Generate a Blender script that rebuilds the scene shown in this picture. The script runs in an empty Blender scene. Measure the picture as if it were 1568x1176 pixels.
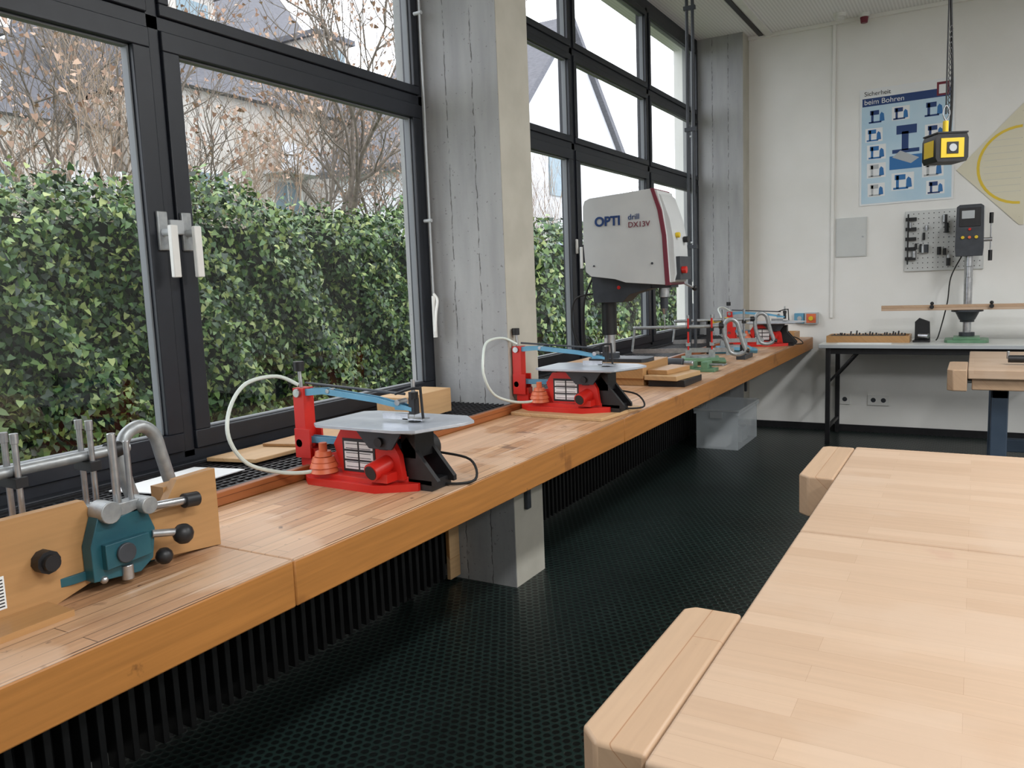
import bpy, bmesh, math, random
import numpy as np
from mathutils import Vector, Matrix, Euler
random.seed(7); np.random.seed(7)
scn=bpy.context.scene
try:
    scn.view_settings.view_transform='Standard'; scn.view_settings.look='None'
    scn.view_settings.exposure=0.3
except Exception: pass

# ------------------------------------------------------------------ materials
def S(r,g,b):
    f=lambda c:(c/255/12.92 if c/255<=.04045 else ((c/255+.055)/1.055)**2.4)
    return (f(r),f(g),f(b),1)
def base(name,col,rough=.5,metal=0.,spec=.5):
    m=bpy.data.materials.new(name); m.use_nodes=True
    nt=m.node_tree; p=nt.nodes['Principled BSDF']
    p.inputs['Base Color'].default_value=col; p.inputs['Roughness'].default_value=rough
    p.inputs['Metallic'].default_value=metal; p.inputs['Specular IOR Level'].default_value=spec
    return m,nt,p
def N(nt,t,**k):
    n=nt.nodes.new(t)
    for a,b in k.items(): setattr(n,a,b)
    return n
def coords(nt,scale=(1,1,1)):
    tc=N(nt,'ShaderNodeTexCoord'); mp=N(nt,'ShaderNodeMapping'); mp.inputs['Scale'].default_value=scale
    nt.links.new(tc.outputs['Object'],mp.inputs['Vector']); return mp.outputs['Vector']
def noisemat(name,c1,c2,scale=8,rough=.5,bump=0.,metal=0.,stretch=(1,1,1),spec=.5,detail=5,dist=.01):
    m,nt,p=base(name,c1,rough,metal,spec)
    v=coords(nt,stretch); n=N(nt,'ShaderNodeTexNoise'); n.inputs['Scale'].default_value=scale; n.inputs['Detail'].default_value=detail
    nt.links.new(v,n.inputs['Vector'])
    r=N(nt,'ShaderNodeValToRGB'); r.color_ramp.elements[0].position=.35; r.color_ramp.elements[1].position=.68
    r.color_ramp.elements[0].color=c1; r.color_ramp.elements[1].color=c2
    nt.links.new(n.outputs['Fac'],r.inputs['Fac']); nt.links.new(r.outputs['Color'],p.inputs['Base Color'])
    if bump:
        b=N(nt,'ShaderNodeBump'); b.inputs['Strength'].default_value=bump; b.inputs['Distance'].default_value=dist
        nt.links.new(n.outputs['Fac'],b.inputs['Height']); nt.links.new(b.outputs['Normal'],p.inputs['Normal'])
    return m
def wood(name,c1,c2,cdark,along='X',row=.05,length=.45,rough=.4,grain=.5,stain=None,mortar=.0012,spec=.5):
    m,nt,p=base(name,c1,rough,0,spec)
    tc=N(nt,'ShaderNodeTexCoord'); sp=N(nt,'ShaderNodeSeparateXYZ'); nt.links.new(tc.outputs['Object'],sp.inputs[0])
    a,b={'X':(0,1),'Y':(1,0),'Z':(2,1)}[along]; o=2 if along!='Z' else 0
    ad=N(nt,'ShaderNodeMath',operation='ADD'); nt.links.new(sp.outputs[b],ad.inputs[0]); nt.links.new(sp.outputs[o],ad.inputs[1])
    cb=N(nt,'ShaderNodeCombineXYZ'); nt.links.new(sp.outputs[a],cb.inputs[0]); nt.links.new(ad.outputs[0],cb.inputs[1])
    br=N(nt,'ShaderNodeTexBrick'); nt.links.new(cb.outputs[0],br.inputs['Vector'])
    br.inputs['Scale'].default_value=1; br.inputs['Brick Width'].default_value=length; br.inputs['Row Height'].default_value=row
    br.inputs['Mortar Size'].default_value=mortar; br.inputs['Mortar Smooth'].default_value=.5
    br.inputs['Color1'].default_value=c1; br.inputs['Color2'].default_value=c2; br.inputs['Mortar'].default_value=cdark
    br.offset=.37; br.inputs['Bias'].default_value=0
    mp=N(nt,'ShaderNodeMapping'); mp.inputs['Scale'].default_value=(3,60,1); nt.links.new(cb.outputs[0],mp.inputs[0])
    n=N(nt,'ShaderNodeTexNoise'); n.inputs['Scale'].default_value=1.2; n.inputs['Detail'].default_value=6; n.inputs['Distortion'].default_value=.4
    nt.links.new(mp.outputs[0],n.inputs['Vector'])
    r=N(nt,'ShaderNodeMapRange'); r.inputs[1].default_value=.3; r.inputs[2].default_value=.75; r.inputs[3].default_value=1; r.inputs[4].default_value=1-grain*.5
    nt.links.new(n.outputs['Fac'],r.inputs[0])
    mx=N(nt,'ShaderNodeMix',data_type='RGBA',blend_type='MULTIPLY'); mx.inputs[0].default_value=1
    nt.links.new(br.outputs['Color'],mx.inputs[6]); nt.links.new(r.outputs[0],mx.inputs[7])
    out=mx.outputs[2]
    if stain:
        for st in stain:
            sc,thr,col,amt=st[:4]
            n2=N(nt,'ShaderNodeTexNoise'); n2.inputs['Scale'].default_value=sc; n2.inputs['Detail'].default_value=4
            if len(st)>4:
                ms=N(nt,'ShaderNodeMapping'); ms.inputs['Scale'].default_value=st[4]; nt.links.new(tc.outputs['Object'],ms.inputs[0]); nt.links.new(ms.outputs[0],n2.inputs['Vector'])
            else: nt.links.new(tc.outputs['Object'],n2.inputs['Vector'])
            r2=N(nt,'ShaderNodeMapRange'); r2.inputs[1].default_value=thr; r2.inputs[2].default_value=thr+.06; r2.inputs[4].default_value=amt
            nt.links.new(n2.outputs['Fac'],r2.inputs[0])
            m2=N(nt,'ShaderNodeMix',data_type='RGBA'); nt.links.new(r2.outputs[0],m2.inputs[0]); nt.links.new(out,m2.inputs[6]); m2.inputs[7].default_value=col
            out=m2.outputs[2]
    nt.links.new(out,p.inputs['Base Color'])
    bp=N(nt,'ShaderNodeBump'); bp.inputs['Strength'].default_value=.15; bp.inputs['Distance'].default_value=.002
    nt.links.new(n.outputs['Fac'],bp.inputs['Height']); nt.links.new(bp.outputs['Normal'],p.inputs['Normal'])
    return m
def glassmat(name,tint=(1,1,1,1)):
    m=bpy.data.materials.new(name); m.use_nodes=True; nt=m.node_tree; nt.nodes.clear()
    o=N(nt,'ShaderNodeOutputMaterial'); t=N(nt,'ShaderNodeBsdfTransparent'); g=N(nt,'ShaderNodeBsdfGlossy'); mx=N(nt,'ShaderNodeMixShader')
    t.inputs[0].default_value=tint; g.inputs['Roughness'].default_value=0
    lw=N(nt,'ShaderNodeLayerWeight'); lw.inputs[0].default_value=.5
    pw=N(nt,'ShaderNodeMath',operation='POWER'); pw.inputs[1].default_value=5; nt.links.new(lw.outputs['Facing'],pw.inputs[0])
    ma=N(nt,'ShaderNodeMath',operation='MULTIPLY_ADD'); ma.inputs[1].default_value=.5; ma.inputs[2].default_value=.05; nt.links.new(pw.outputs[0],ma.inputs[0])
    nt.links.new(ma.outputs[0],mx.inputs[0]); nt.links.new(t.outputs[0],mx.inputs[1]); nt.links.new(g.outputs[0],mx.inputs[2])
    nt.links.new(mx.outputs[0],o.inputs[0]); return m

M={}
M['bench']=wood('bench_wood',S(214,172,134),S(184,138,100),S(88,60,40),'Y',.042,.75,.42,.6,
    stain=[(3.1,.50,S(212,182,156),.5),(5,.60,S(150,106,74),.4,(1,.35,1)),(9,.67,S(95,70,56),.6),(28,.70,S(56,44,46),.7),(2.2,.68,S(176,104,110),.2),(6,.62,S(228,204,182),.5,(6,.4,1))],mortar=.0012)
M['bench_edge']=wood('bench_edge_wood',S(188,128,66),S(174,114,54),S(110,62,22),'Y',.2,2.5,.45,.55,stain=[(6,.66,S(110,66,34),.5),(22,.72,S(70,42,26),.6)])
M['strip']=wood('strip_wood',S(170,104,60),S(156,92,50),S(100,50,20),'Y',.3,3,.4,.5)
M['beech']=wood('beech_wood',S(200,172,146),S(189,159,132),S(166,134,106),'X',.055,.55,.45,.18,stain=[(2.2,.55,S(198,174,152),.45),(45,.75,S(116,84,66),.5),(7,.72,S(180,138,120),.3)],mortar=.0003)
M['beech_end']=wood('beech_block',S(194,163,133),S(187,155,125),S(166,124,90),'Y',.2,2,.45,.2,stain=[(40,.76,S(120,84,66),.5)])
M['ply']=wood('plywood',S(204,168,124),S(196,158,112),S(170,120,70),'Y',.4,3,.5,.3)
M['ply2']=wood('fence_wood',S(188,146,98),S(180,136,88),S(150,100,55),'Y',.4,3,.42,.35)
M['frame']=noisemat('frame_paint',S(24,28,36),S(29,33,41),20,.45)
M['gasket']=base('gasket_grey',S(110,114,118),.5)[0]
M['glass']=glassmat('window_glass')
M['wall']=noisemat('wall_paint',S(230,229,224),S(235,234,230),3,.8)
M['black']=noisemat('black_plastic',S(22,22,24),S(30,30,33),30,.45)
M['rubber']=base('black_rubber',S(18,18,18),.7)[0]
M['red']=noisemat('red_paint',S(196,34,26),S(208,44,34),10,.35)
M['blue']=noisemat('blue_paint',S(84,146,178),S(104,162,190),10,.45)
M['teal']=noisemat('teal_paint',S(26,74,86),S(36,88,98),14,.4)
M['green']=noisemat('green_paint',S(90,130,100),S(104,144,112),14,.45)
M['steel']=noisemat('steel',S(170,172,176),S(195,196,198),40,.3,0,.9)
M['alu']=noisemat('cast_aluminium',S(150,154,156),S(172,174,174),50,.42,.1,.6)
M['tableg']=noisemat('saw_table_grey',S(186,192,202),S(200,205,212),20,.28,0,.35)
M['white']=noisemat('white_plastic',S(224,224,220),S(232,232,228),10,.4)
M['hose']=base('hose_white',S(206,214,206),.3)[0]
M['orange']=noisemat('orange_plastic',S(205,100,62),S(220,115,75),10,.45)
M['yellow']=base('yellow_plastic',S(220,188,40),.45)[0]
M['cream']=noisemat('machine_cream',S(196,198,198),S(204,206,205),6,.38)
M['burg']=base('burgundy',S(112,26,46),.4)[0]
M['dgrey']=noisemat('dark_grey_cast',S(48,52,58),S(58,62,68),20,.45)
M['lgrey']=base('light_grey',S(176,180,182),.5)[0]
M['panel']=noisemat('panel_grey',S(200,202,200),S(206,208,205),6,.5)
M['paper']=base('paper_white',S(228,230,230),.6)[0]
M['posterblue']=noisemat('poster_lightblue',S(176,206,224),S(196,218,230),3,.55)
M['pblue']=base('poster_blue',S(44,110,170),.5)[0]
M['pnavy']=base('poster_navy',S(24,58,112),.5)[0]
M['tabletop']=noisemat('laminate_grey',S(200,202,198),S(208,210,206),10,.35)
M['ink']=base('ink_black',S(30,30,34),.5)[0]
M['rad']=noisemat('radiator_black',S(14,15,16),S(19,20,21),10,.5)
M['benchleg']=noisemat('leg_bluegrey',S(52,66,82),S(60,74,90),10,.45)
M['slate']=noisemat('roof_slate',S(84,84,90),S(104,104,110),6,.8,0,0,(1,1,6))
M['facade']=noisemat('facade_plaster',S(180,174,166),S(192,186,180),2,.9)
M['facadew']=noisemat('facade_white',S(200,200,204),S(206,206,210),1,.9)
M['hglass']=base('house_glass',S(120,140,150),.1)[0]
M['bark']=noisemat('bark',S(92,84,76),S(122,112,100),20,.9)
M['barkl']=noisemat('bark_light',S(140,122,106),S(160,142,122),20,.9)
M['grass']=noisemat('grass',S(70,90,40),S(100,110,60),4,.9)
M['stone']=noisemat('painted_concrete',S(176,172,160),S(186,182,170),7,.75,.15)
M['pale']=base('pale_acrylic',S(214,208,184),.5)[0]
def concrete():
    m,nt,p=base('board_concrete',S(160,160,160),.85)
    tc=N(nt,'ShaderNodeTexCoord')
    mp=N(nt,'ShaderNodeMapping'); mp.inputs['Scale'].default_value=(10,10,1.6); nt.links.new(tc.outputs['Object'],mp.inputs[0])
    n=N(nt,'ShaderNodeTexNoise'); n.inputs['Scale'].default_value=1.6; n.inputs['Detail'].default_value=6; nt.links.new(mp.outputs[0],n.inputs[0])
    n3=N(nt,'ShaderNodeTexNoise'); n3.inputs['Scale'].default_value=26; n3.inputs['Detail'].default_value=8; nt.links.new(tc.outputs['Object'],n3.inputs[0])
    r=N(nt,'ShaderNodeValToRGB'); e=r.color_ramp.elements; e[0].position=.25; e[0].color=S(150,151,152); e[1].position=.75; e[1].color=S(170,171,171)
    nt.links.new(n.outputs['Fac'],r.inputs[0])
    sp=N(nt,'ShaderNodeSeparateXYZ'); nt.links.new(tc.outputs['Object'],sp.inputs[0])
    n4=N(nt,'ShaderNodeTexNoise'); n4.inputs['Scale'].default_value=20; nt.links.new(tc.outputs['Object'],n4.inputs[0])
    w=N(nt,'ShaderNodeMath',operation='MULTIPLY_ADD'); nt.links.new(n4.outputs['Fac'],w.inputs[0]); w.inputs[1].default_value=.018; nt.links.new(sp.outputs[0],w.inputs[2])
    w2=N(nt,'ShaderNodeMath',operation='ADD'); nt.links.new(w.outputs[0],w2.inputs[0]); w2.inputs[1].default_value=-.029
    pp=N(nt,'ShaderNodeMath',operation='PINGPONG'); nt.links.new(w2.outputs[0],pp.inputs[0]); pp.inputs[1].default_value=.07
    mr=N(nt,'ShaderNodeMapRange'); mr.inputs[1].default_value=.0012; mr.inputs[2].default_value=.0035; mr.inputs[3].default_value=.8; mr.inputs[4].default_value=0
    nt.links.new(pp.outputs[0],mr.inputs[0])
    g=N(nt,'ShaderNodeMapRange'); nt.links.new(n3.outputs['Fac'],g.inputs[0]); g.inputs[1].default_value=.42; g.inputs[2].default_value=.55
    ml=N(nt,'ShaderNodeMath',operation='MULTIPLY'); nt.links.new(mr.outputs[0],ml.inputs[0]); nt.links.new(g.outputs[0],ml.inputs[1])
    mx=N(nt,'ShaderNodeMix',data_type='RGBA'); nt.links.new(ml.outputs[0],mx.inputs[0]); nt.links.new(r.outputs[0],mx.inputs[6]); mx.inputs[7].default_value=S(70,68,66)
    vo=N(nt,'ShaderNodeTexNoise'); vo.inputs['Scale'].default_value=60; nt.links.new(tc.outputs['Object'],vo.inputs[0])
    pt=N(nt,'ShaderNodeMapRange'); pt.inputs[1].default_value=.70; pt.inputs[2].default_value=.74; pt.inputs[4].default_value=.6; nt.links.new(vo.outputs['Fac'],pt.inputs[0])
    mx2=N(nt,'ShaderNodeMix',data_type='RGBA'); nt.links.new(pt.outputs[0],mx2.inputs[0]); nt.links.new(mx.outputs[2],mx2.inputs[6]); mx2.inputs[7].default_value=S(95,94,92)
    nt.links.new(mx2.outputs[2],p.inputs['Base Color'])
    ad=N(nt,'ShaderNodeMath',operation='MULTIPLY_ADD'); nt.links.new(ml.outputs[0],ad.inputs[0]); ad.inputs[1].default_value=-1.2; nt.links.new(n3.outputs['Fac'],ad.inputs[2])
    b=N(nt,'ShaderNodeBump'); b.inputs['Strength'].default_value=.4; b.inputs['Distance'].default_value=.006
    nt.links.new(ad.outputs[0],b.inputs['Height']); nt.links.new(b.outputs[0],p.inputs['Normal'])
    return m
M['concrete']=concrete()
def floormat():
    m,nt,p=base('studded_rubber_floor',S(14,20,19),.34)
    tc=N(nt,'ShaderNodeTexCoord')
    ds=[]
    a=.034; b=a*math.sqrt(3)
    for off in (0,.5):
        ad=N(nt,'ShaderNodeVectorMath',operation='ADD'); ad.inputs[1].default_value=(a*off,b*off,0); nt.links.new(tc.outputs['Object'],ad.inputs[0])
        wr=N(nt,'ShaderNodeVectorMath',operation='WRAP'); wr.inputs[1].default_value=(a/2,b/2,1); wr.inputs[2].default_value=(-a/2,-b/2,-1)
        nt.links.new(ad.outputs[0],wr.inputs[0])
        ln=N(nt,'ShaderNodeVectorMath',operation='LENGTH'); nt.links.new(wr.outputs[0],ln.inputs[0]); ds.append(ln.outputs['Value'])
    mn=N(nt,'ShaderNodeMath',operation='MINIMUM'); nt.links.new(ds[0],mn.inputs[0]); nt.links.new(ds[1],mn.inputs[1])
    mr=N(nt,'ShaderNodeMapRange'); mr.inputs[1].default_value=.0105; mr.inputs[2].default_value=.0145; mr.inputs[3].default_value=0; mr.inputs[4].default_value=1
    nt.links.new(mn.outputs[0],mr.inputs[0])
    nz=N(nt,'ShaderNodeTexNoise'); nz.inputs['Scale'].default_value=1.6; nz.inputs['Detail'].default_value=4; nt.links.new(tc.outputs['Object'],nz.inputs[0])
    nr=N(nt,'ShaderNodeMapRange'); nr.inputs[1].default_value=.35; nr.inputs[2].default_value=.65; nr.inputs[3].default_value=.5; nr.inputs[4].default_value=1; nt.links.new(nz.outputs['Fac'],nr.inputs[0])
    mm=N(nt,'ShaderNodeMath',operation='MULTIPLY'); nt.links.new(mr.outputs[0],mm.inputs[0]); nt.links.new(nr.outputs[0],mm.inputs[1])
    mx=N(nt,'ShaderNodeMix',data_type='RGBA'); nt.links.new(mm.outputs[0],mx.inputs[0]); mx.inputs[6].default_value=S(11,17,16); mx.inputs[7].default_value=S(38,56,52)
    nt.links.new(mx.outputs[2],p.inputs['Base Color'])
    r2=N(nt,'ShaderNodeMapRange'); r2.inputs[3].default_value=.42; r2.inputs[4].default_value=.28; nt.links.new(mr.outputs[0],r2.inputs[0]); nt.links.new(r2.outputs[0],p.inputs['Roughness'])
    bp=N(nt,'ShaderNodeBump'); bp.inputs['Strength'].default_value=.4; bp.inputs['Distance'].default_value=.003
    nt.links.new(mr.outputs[0],bp.inputs['Height']); nt.links.new(bp.outputs[0],p.inputs['Normal'])
    return m
M['floor']=floormat()
def ceilmat():
    m,nt,p=base('perforated_ceiling',S(225,225,222),.85)
    tc=N(nt,'ShaderNodeTexCoord'); w=N(nt,'ShaderNodeTexWave'); w.bands_direction='X'; w.inputs['Scale'].default_value=12
    nt.links.new(tc.outputs['Object'],w.inputs[0])
    r=N(nt,'ShaderNodeMix',data_type='RGBA'); nt.links.new(w.outputs['Fac'],r.inputs[0]); r.inputs[6].default_value=S(222,222,222); r.inputs[7].default_value=S(240,240,240)
    nt.links.new(r.outputs[2],p.inputs['Base Color']); return m
M['ceil']=ceilmat()
def leafmat(name,cols):
    m,nt,p=base(name,cols[0],.42)
    g=N(nt,'ShaderNodeNewGeometry'); r=N(nt,'ShaderNodeValToRGB'); e=r.color_ramp.elements
    e[0].color=cols[0]; e[1].color=cols[-1]
    for i,c in enumerate(cols[1:-1]):
        x=e.new((i+1)/(len(cols)-1)); x.color=c
    nt.links.new(g.outputs['Random Per Island'],r.inputs[0]); nt.links.new(r.outputs[0],p.inputs['Base Color']); return m
M['ivy']=leafmat('ivy_leaf',[S(20,38,24),S(34,60,34),S(54,84,44),S(78,108,58),S(112,136,76),S(150,160,96)])
M['dead']=leafmat('dead_leaf',[S(128,98,78),S(158,126,104),S(178,150,126)])
M['ivyback']=base('ivy_core',S(16,26,14),.9)[0]
def clearplastic():
    m=bpy.data.materials.new('clear_plastic'); m.use_nodes=True; nt=m.node_tree; nt.nodes.clear()
    o=N(nt,'ShaderNodeOutputMaterial'); t=N(nt,'ShaderNodeBsdfTransparent'); g=N(nt,'ShaderNodeBsdfPrincipled'); mx=N(nt,'ShaderNodeMixShader')
    g.inputs['Base Color'].default_value=S(225,232,236); g.inputs['Roughness'].default_value=.15; mx.inputs[0].default_value=.34
    nt.links.new(t.outputs[0],mx.inputs[1]); nt.links.new(g.outputs[0],mx.inputs[2]); nt.links.new(mx.outputs[0],o.inputs[0]); return m
M['clear']=clearplastic()

# ------------------------------------------------------------------ builder
class B:
    def __init__(s,name,loc=(0,0,0),rot=0):
        s.name=name; s.bm=bmesh.new(); s.ms=[]; s.loc=Vector(loc); s.rot=rot; s.X=Matrix()
    def mi(s,m):
        if m not in s.ms: s.ms.append(m)
        return s.ms.index(m)
    def _put(s,vs,fs,m,smooth=False):
        k=s.mi(m); bv=[s.bm.verts.new(s.X@Vector(v)) for v in vs]
        for f in fs:
            try:
                fc=s.bm.faces.new([bv[i] for i in f]); fc.material_index=k
            except ValueError: pass
    def box(s,x0,x1,y0,y1,z0,z1,m):
        v=[(x0,y0,z0),(x1,y0,z0),(x1,y1,z0),(x0,y1,z0),(x0,y0,z1),(x1,y0,z1),(x1,y1,z1),(x0,y1,z1)]
        s._put(v,[(3,2,1,0),(4,5,6,7),(0,1,5,4),(1,2,6,5),(2,3,7,6),(3,0,4,7)],m)
    def cyl(s,p,q,r,m,r2=None,seg=16,caps=True):
        p=Vector(p);q=Vector(q);d=(q-p).normalized()
        a=d.orthogonal().normalized(); b=d.cross(a); r2=r if r2 is None else r2
        v=[];
        for c,rr in((p,r),(q,r2)):
            for i in range(seg):
                t=2*math.pi*i/seg; v.append(c+rr*(math.cos(t)*a+math.sin(t)*b))
        f=[(i,(i+1)%seg,seg+(i+1)%seg,seg+i) for i in range(seg)]
        if caps: f+= [tuple(range(seg))[::-1],tuple(range(seg,2*seg))]
        s._put(v,f,m)
    def prism(s,pts,ax,a0,a1,m):
        def mk(p,a):
            return {'x':(a,p[0],p[1]),'y':(p[0],a,p[1]),'z':(p[0],p[1],a)}[ax]
        n=len(pts); v=[mk(p,a0) for p in pts]+[mk(p,a1) for p in pts]
        s._put(v,[(i,(i+1)%n,n+(i+1)%n,n+i) for i in range(n)]+[tuple(range(n))[::-1],tuple(range(n,2*n))],m)
    def tube(s,pts,r,m,seg=8,sub=6,closed=False):
        P=[Vector(p) for p in pts]
        if sub>1 and len(P)>2:
            Q=[];n=len(P)
            rng=range(n) if closed else range(n-1)
            for i in rng:
                if closed: p0,p1,p2,p3=P[i-1],P[i],P[(i+1)%n],P[(i+2)%n]
                else: p0,p1,p2,p3=P[max(i-1,0)],P[i],P[i+1],P[min(i+2,n-1)]
                for k in range(sub):
                    t=k/sub; Q.append(.5*((2*p1)+(p2-p0)*t+(2*p0-5*p1+4*p2-p3)*t*t+(3*p1-p0-3*p2+p3)*t**3))
            if not closed: Q.append(P[-1])
            P=Q
        n=len(P); v=[]; a=None
        for i in range(n):
            if closed: d=(P[(i+1)%n]-P[i-1])
            else: d=P[min(i+1,n-1)]-P[max(i-1,0)]
            d.normalize()
            if a is None: a=d.orthogonal().normalized()
            else:
                a=(a-d*a.dot(d)); a.normalize()
            b=d.cross(a)
            for k in range(seg):
                t=2*math.pi*k/seg; v.append(P[i]+r*(math.cos(t)*a+math.sin(t)*b))
        f=[]
        for i in range(n if closed else n-1):
            j=(i+1)%n
            for k in range(seg): f.append((i*seg+k,i*seg+(k+1)%seg,j*seg+(k+1)%seg,j*seg+k))
        if not closed: f+=[tuple(range(seg))[::-1],tuple(range((n-1)*seg,n*seg))]
        s._put(v,f,m)
    def sph(s,c,r,m,seg=12,sc=(1,1,1)):
        c=Vector(c); v=[];rg=seg//2
        v.append(c+Vector((0,0,r*sc[2])))
        for i in range(1,rg):
            ph=math.pi*i/rg
            for k in range(seg):
                t=2*math.pi*k/seg; v.append(c+Vector((r*sc[0]*math.sin(ph)*math.cos(t),r*sc[1]*math.sin(ph)*math.sin(t),r*sc[2]*math.cos(ph))))
        v.append(c-Vector((0,0,r*sc[2])))
        f=[(0,1+k,1+(k+1)%seg) for k in range(seg)]
        for i in range(rg-2):
            for k in range(seg): f.append((1+i*seg+k,1+(i+1)*seg+k,1+(i+1)*seg+(k+1)%seg,1+i*seg+(k+1)%seg))
        L=len(v)-1; b=1+(rg-2)*seg
        f+=[(L,b+(k+1)%seg,b+k) for k in range(seg)]
        s._put(v,f,m)
    def done(s,bevel=.002,seg=2,smooth=True,recalc=True):
        if recalc: bmesh.ops.recalc_face_normals(s.bm,faces=s.bm.faces)
        me=bpy.data.meshes.new(s.name); s.bm.to_mesh(me); s.bm.free()
        for m in s.ms: me.materials.append(M[m])
        o=bpy.data.objects.new(s.name,me); scn.collection.objects.link(o)
        o.location=s.loc; o.rotation_euler=(0,0,s.rot)
        if smooth and len(me.polygons):
            me.polygons.foreach_set('use_smooth',[True]*len(me.polygons)); me.set_sharp_from_angle(angle=math.radians(38))
        if bevel:
            b=o.modifiers.new('bevel','BEVEL'); b.width=bevel; b.segments=seg; b.limit_method='ANGLE'; b.angle_limit=math.radians(40); b.harden_normals=False
        return o
def text(body,size,mat,loc,rot,parent,name,ext=.0006,shear=0,off=0):
    c=bpy.data.curves.new(name,'FONT'); c.body=body; c.size=size; c.extrude=ext; c.shear=shear; c.offset=off
    c.materials.append(M[mat]); o=bpy.data.objects.new(name,c); scn.collection.objects.link(o)
    o.location=loc; o.rotation_euler=rot
    if parent: o.parent=parent; o.matrix_parent_inverse=parent.matrix_basis.inverted()
    return o

# ------------------------------------------------------------------ room
YB=7.51; ZC=3.48; XW=-2.2; ZB=.834
b=B('floor'); b.box(-2.5,5,-3,YB+.1,-.1,0,'floor'); b.done(0)
b=B('ceiling'); b.box(-2.5,5,-3,YB+.1,ZC,ZC+.12,'ceil'); b.done(0)
b=B('wall_back'); b.box(-2.5,5,YB,YB+.15,0,ZC,'wall'); b.done(0)
b=B('wall_right'); b.box(4.9,5.05,-3,YB,0,ZC,'wall'); b.done(0)
b=B('wall_front'); b.box(-2.5,5,-3.1,-2.95,0,ZC,'wall'); b.done(0)
b=B('wall_left'); b.box(-2.5,-2.24,-3,YB,0,.844,'wall'); b.box(-2.5,-2.2,-3,-1.3,.844,ZC,'wall'); b.done(0)
b=B('baseboard_back'); b.box(-1.79,4.9,YB-.015,YB,0,.06,'black'); b.done(0)
for y0,y1 in ((-1.3,-1.02),(3.09,3.37),(7.3,YB)):
    b=B('concrete_column'); b.box(-2.35,-1.812,y0,y1,0,ZC,'concrete'); b.box(-1.812,-1.81,y0+.002,y1-.002,0,ZC,'stone'); b.done(0)
b=B('trim_1'); b.box(-2.14,-2.12,3.0,3.085,.02,.80,'ply'); b.done()
b=B('trim_2'); b.box(-1.72,-1.68,-2.9,7.5,ZC-.012,ZC-.001,'black'); b.box(-1.66,-1.60,-2.9,7.5,ZC-.02,ZC-.001,'white'); b.done()
b=B('trim_3'); b.box(-1.11,-1.085,YB-.02,YB,1.0,ZC,'wall'); b.done()
b=B('trim_4'); b.box(-1.81,4.8,YB-.03,YB,ZC-.03,ZC,'wall'); b.done()

def lite(b,y0,y1,z0,z1,prof,lines=True):
    x0,x1=XW-.06,XW+.0
    for a in ((y0,y1,z0,z0+prof),(y0,y1,z1-prof,z1),(y0,y0+prof,z0+prof,z1-prof),(y1-prof,y1,z0+prof,z1-prof)):
        b.box(x0,x1,a[0],a[1],a[2],a[3],'frame')
    g0,g1,h0,h1=y0+prof,y1-prof,z0+prof,z1-prof; t=.007
    for a in ((g0,g1,h0,h0+t),(g0,g1,h1-t,h1),(g0,g0+t,h0,h1),(g1-t,g1,h0,h1)):
        b.box(x0+.012,x1-.018,a[0],a[1],a[2],a[3],'gasket')
    xg=XW-.032
    b._put([(xg,g0,h0),(xg,g1,h0),(xg,g1,h1),(xg,g0,h1)],[(0,1,2,3)],'glass')
def window(name,y0,y1,mull):
    b=B(name); xo,xi=XW-.09,XW-.012
    b.box(xo,xi,y0,y1,.845,.905,'frame'); b.box(xo,xi,y0,y1,3.39,ZC,'frame')
    for z in (2.238,2.81): b.box(xo,xi,y0,y1,z-.022,z+.022,'frame')
    edges=[y0]+mull+[y1]
    for y in mull: b.box(xo,xi,y-.022,y+.022,.88,3.42,'frame')
    b.box(xo,xi,y0,y0+.03,.88,3.42,'frame'); b.box(xo,xi,y1-.03,y1,.88,3.42,'frame')
    for i in range(len(edges)-1):
        a=edges[i]+(.03 if i==0 else .022); c=edges[i+1]-(.03 if i==len(edges)-2 else .022)
        lite(b,a,c,.905,2.216,.06 )
        lite(b,a,c,2.26,2.788,.037)
        lite(b,a,c,2.832,3.39,.037)
    b.box(XW-.012,XW+.03,y0,y1,.845,.872,'frame')
    return b
b=window('window_1',-1.0,3.088,[.35,1.695])
for yy in (1.655,1.742):
    b.box(XW,XW+.012,yy-.018,yy+.018,1.545,1.665,'alu')
    b.cyl((XW+.01,yy,1.60),(XW+.055,yy,1.60),.012,'lgrey')
    b.box(XW+.045,XW+.062,yy-.013,yy+.013,1.46,1.62,'white')
b.box(XW,XW+.02,1.675,1.725,1.595,1.64,'lgrey')
b.done(.003)
b=window('window_2',3.372,7.298,[4.675,6.02]); 
b.box(XW,XW+.012,4.64,4.665,1.575,1.665,'white'); b.box(XW+.03,XW+.045,4.64,4.66,1.48,1.615,'white')
b.done(.003)
for nm,y in (('blind_crank',3.03),('blind_crank',6.95)):
    b=B(nm,(XW+.04,y,0)); b.cyl((0,0,1.33),(0.0,-.0,3.3),.0045,'lgrey',seg=8); b.cyl((0,0,1.17),(0,0,1.36),.010,'white',seg=10)
    b.tube([(0,0,1.37),(.02,0,1.34),(.03,-.03,1.28),(.03,-.04,1.2)],.006,'white'); b.cyl((-.03,0,1.7),(0.01,0,1.7),.008,'lgrey'); b.cyl((-.03,0,2.6),(0.01,0,2.6),.008,'lgrey')
    b.done(0)
b=B('power_conduit',(-1.745,5.59,0))
for dx in (-.02,.02): b.cyl((dx,0,.875),(dx,0,ZC),.011,'dgrey',seg=10)
for z in (1.6,2.4,3.2): b.box(-.04,.04,-.014,.014,z,z+.025,'dgrey')
b.done(0)

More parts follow.
